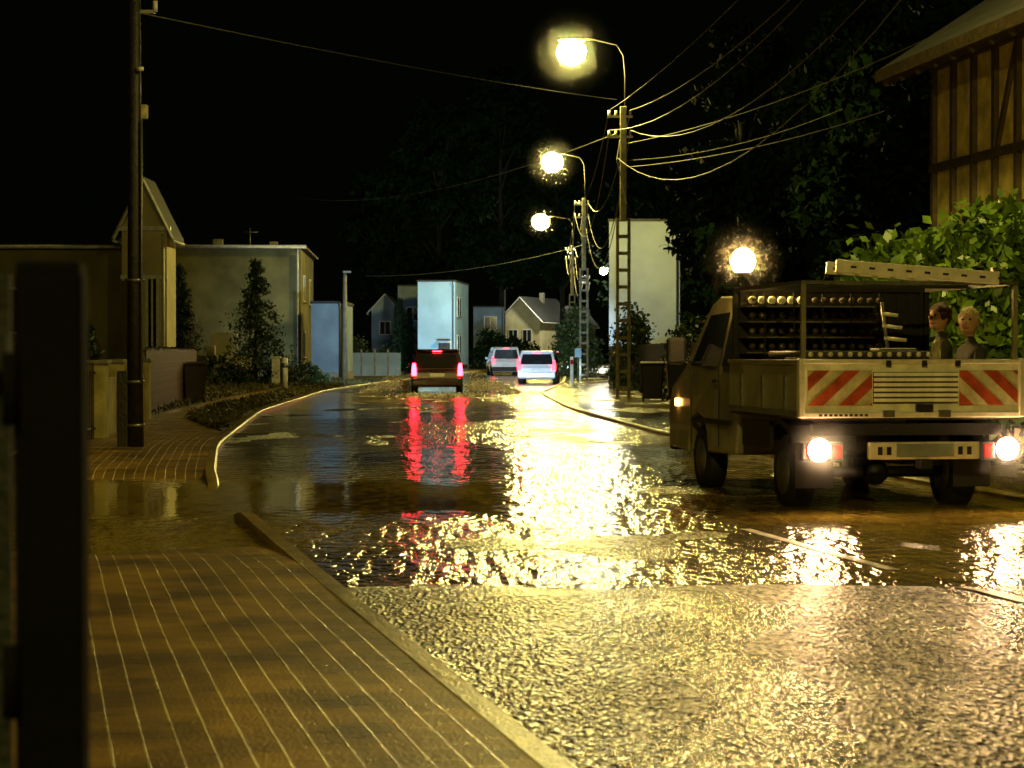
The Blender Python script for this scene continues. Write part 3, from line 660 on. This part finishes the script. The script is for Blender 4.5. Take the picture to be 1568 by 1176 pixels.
tube('beacon_stem',[(-.86,2.25,1.95),(-.86,2.25,2.14)],.02,'black',T); tube('beacon_base',[(-.86,2.25,2.13),(-.86,2.25,2.17)],.085,'black',T,seg=14)
ball('beacon_lens',(-.86,2.25,2.27),.13,'beacon',T,sub=2,sc=(.9,.9,1))
ball('halo',(-.86,2.25,2.27),.45,vol('beacon_halo',.30,.45,2.6),T,sub=3)  # scatter ball added for the beacon's glare
tb('crate',(-.35,.5,1.15),(1.1,.5,.42),'black',b=.01)
for i in range(13): tube('pipe_end',[(-.86+i*.088,.12,1.385),(-.86+i*.088,1.3,1.385)],.033,'timber',T,seg=10); tube('pipe_cap',[(-.86+i*.088,.115,1.385),(-.86+i*.088,.105,1.385)],.022,'alu',T,seg=10)
for k in range(4):
    tb('shelf',(-.3,2.05,1.40+k*.145),(1.25,.35,.012),'steel')
    for i in range(6): tube('bottle',[(-.86+i*.095,1.95,1.46+k*.145),(-.86+i*.095,1.9,1.46+k*.145)],.036 if k==3 else .03,'truckwhite' if k==3 else ('steel' if (i+k)%2 else 'timber'),T,seg=10)
    for i in range(8): tube('bottle',[(-.25+i*.09,1.95,1.46+k*.145),(-.25+i*.09,1.9,1.46+k*.145)],.026,'timber',T,seg=8)
for i in range(5): tb('mesh_bar',(-.75+i*.28,1.88,1.66),(.012,.012,.6),'black')
tube('trestle_leg',[(.05,.7,1.32),(-.02,.7,1.85)],.016,'steel',T)
for k in range(4): tube('trestle_rung',[(.02-.015*k,.7,1.42+k*.11),(.24-.04*k,.68,1.40+k*.11)],.018,'alu',T,seg=6)
tb('tool_box',(.05,.6,1.40),(.35,.25,.08),'steel',b=.01)
ball('rope_bundle',(.30,.2,1.40),.08,'cream',T,sc=(.35,.8,1.6),sub=4,disp=.7)
LA=empty('ladder',(.05,.0,2.09)); LA.parent=T; LA.rotation_euler=(0,math.radians(4.2),math.radians(-6)); 
for y in(-.02,.38): box('ladder_rail',(0,y,0),(1.42,.035,.11),'alu',LA,b=.006)
for i in range(9): tube('ladder_rung',[(-.64+i*.16,-.03,0),(-.64+i*.16,.38,0)],.016,'steel',LA)
for i in range(9): box('rail_slot',(-.56+i*.16,-.04,0),(.05,.004,.02),'black',LA)
tb('rail_block',(.74,-.02,2.06),(.05,.06,.14),'steel')
tb('bench',(.62,.6,.98),(.42,1.1,.18),'black',b=.02)

# people seated on the bench in the truck bed
def skin_chain(name,V,E,R,m,parent):
    me=bpy.data.meshes.new(name); me.from_pydata(V,E,[]); me.update(); me.materials.append(M[m])
    o=bpy.data.objects.new(name,me); COL.objects.link(o); o.parent=parent
    sk=o.modifiers.new('skin','SKIN'); sk.use_smooth_shade=True
    if not me.skin_vertices: 
        bpy.context.view_layer.objects.active=o
    lay=me.skin_vertices[0].data if me.skin_vertices else None
    if lay:
        for i,r in enumerate(R): lay[i].radius=(r,r*.9)
        lay[0].use_root=True
    su=o.modifiers.new('sub','SUBSURF'); su.levels=2; su.render_levels=2
    return o
def person(lx,ly,lz,yaw,hair,head_yaw):
    c=math.cos(TR); s_=math.sin(TR)
    e=empty('seated_person',(TL.x+lx*c-ly*s_,TL.y+lx*s_+ly*c,lz),TR+yaw)
    V=[(0,0,.10),(0,.03,.30),(0,.01,.45),(0,.02,.55),(0,.03,.62)]
    E=[(0,1),(1,2),(2,3),(3,4)]; R=[.13,.125,.135,.06,.05]
    for sd in(-1,1):
        b=len(V); V+=[(sd*.17,.01,.49),(sd*.22,.07,.24),(sd*.12,.27,.20)]; R+=[.062,.048,.034]; E+=[(2,b),(b,b+1),(b+1,b+2)]
        b=len(V); V+=[(sd*.09,.05,.08),(sd*.12,.40,.12),(sd*.12,.44,-.12)]; R+=[.09,.065,.05]; E+=[(0,b),(b,b+1),(b+1,b+2)]
        tube('shoe',[(sd*.12,.42,-.12),(sd*.12,.56,-.14)],.045,'rubber',e)
        ball('palm',(sd*.10,.31,.20),.04,'skin',e,sc=(.9,1.1,.45))
        for f in range(4): tube('finger',[(sd*.10+(f-1.5)*.018,.34,.205),(sd*.10+(f-1.5)*.02,.375+.006*(f in(1,2)),.20),(sd*.10+(f-1.5)*.02,.395,.175)],.009,'skin',e,seg=6,r2=.007)
        tube('thumb',[(sd*.10-sd*.03,.30,.205),(sd*.10-sd*.055,.33,.20)],.011,'skin',e,seg=6,r2=.008)
    skin_chain('body',V,E,R,'jacket',e)
    h=empty('head',(0,.04,.735)); h.parent=e; h.rotation_euler=(.1,0,head_yaw)
    tube('neck',[(0,-.01,-.12),(0,0,-.04)],.052,'skin',h,seg=12)
    ball('face',(0,0,0),.112,'skin',h,sc=(.74,.9,1.05),sub=3)
    ball('jaw',(0,.03,-.065),.062,'skin',h,sc=(.95,.9,.8),sub=3)
    ball('nose',(0,.105,-.01),.018,'skin',h,sc=(.7,1,1.3)); 
    for sd in(-1,1):
        ball('eye',(sd*.032,.092,.02),.012,'black',h); ball('ear',(sd*.084,-.005,-.005),.024,'skin',h,sc=(.4,.8,1.2))
    box('mouth',(0,.088,-.058),(.045,.008,.008),'redlens',h)
    ball('hair',(0,-.022,.03),.118,hair,h,sc=(.80,.92,1.0),sub=4,disp=.12)
    return e
person(.66,.98,.98,math.radians(80),'hair_brown',math.radians(35))
person(.72,.42,.93,math.radians(95),'hair_fair',math.radians(50))

# ---------------- world / camera ----------------
w=bpy.data.worlds.new('World'); S.world=w; w.use_nodes=True
nt=w.node_tree; bg=nt.nodes['Background']
sk=nt.nodes.new('ShaderNodeTexSky'); sk.sky_type='NISHITA'; sk.sun_disc=False; sk.sun_elevation=math.radians(-8); sk.sun_rotation=math.radians(180)
mx=nt.nodes.new('ShaderNodeMix'); mx.data_type='RGBA'; mx.inputs[0].default_value=.97; mx.inputs[7].default_value=(.008,.012,.005,1)
nt.links.new(sk.outputs[0],mx.inputs[6]); nt.links.new(mx.outputs[2],bg.inputs['Color']); bg.inputs['Strength'].default_value=.1
cd=bpy.data.cameras.new('camera'); co=bpy.data.objects.new('camera',cd); COL.objects.link(co)
co.location=(0,0,1.4); co.rotation_euler=(math.radians(90-.83),0,0)
cd.lens=75.8; cd.sensor_width=36; cd.clip_end=2000; cd.clip_start=.05
cd.dof.use_dof=True; cd.dof.focus_distance=32; cd.dof.aperture_fstop=6.3
S.camera=co
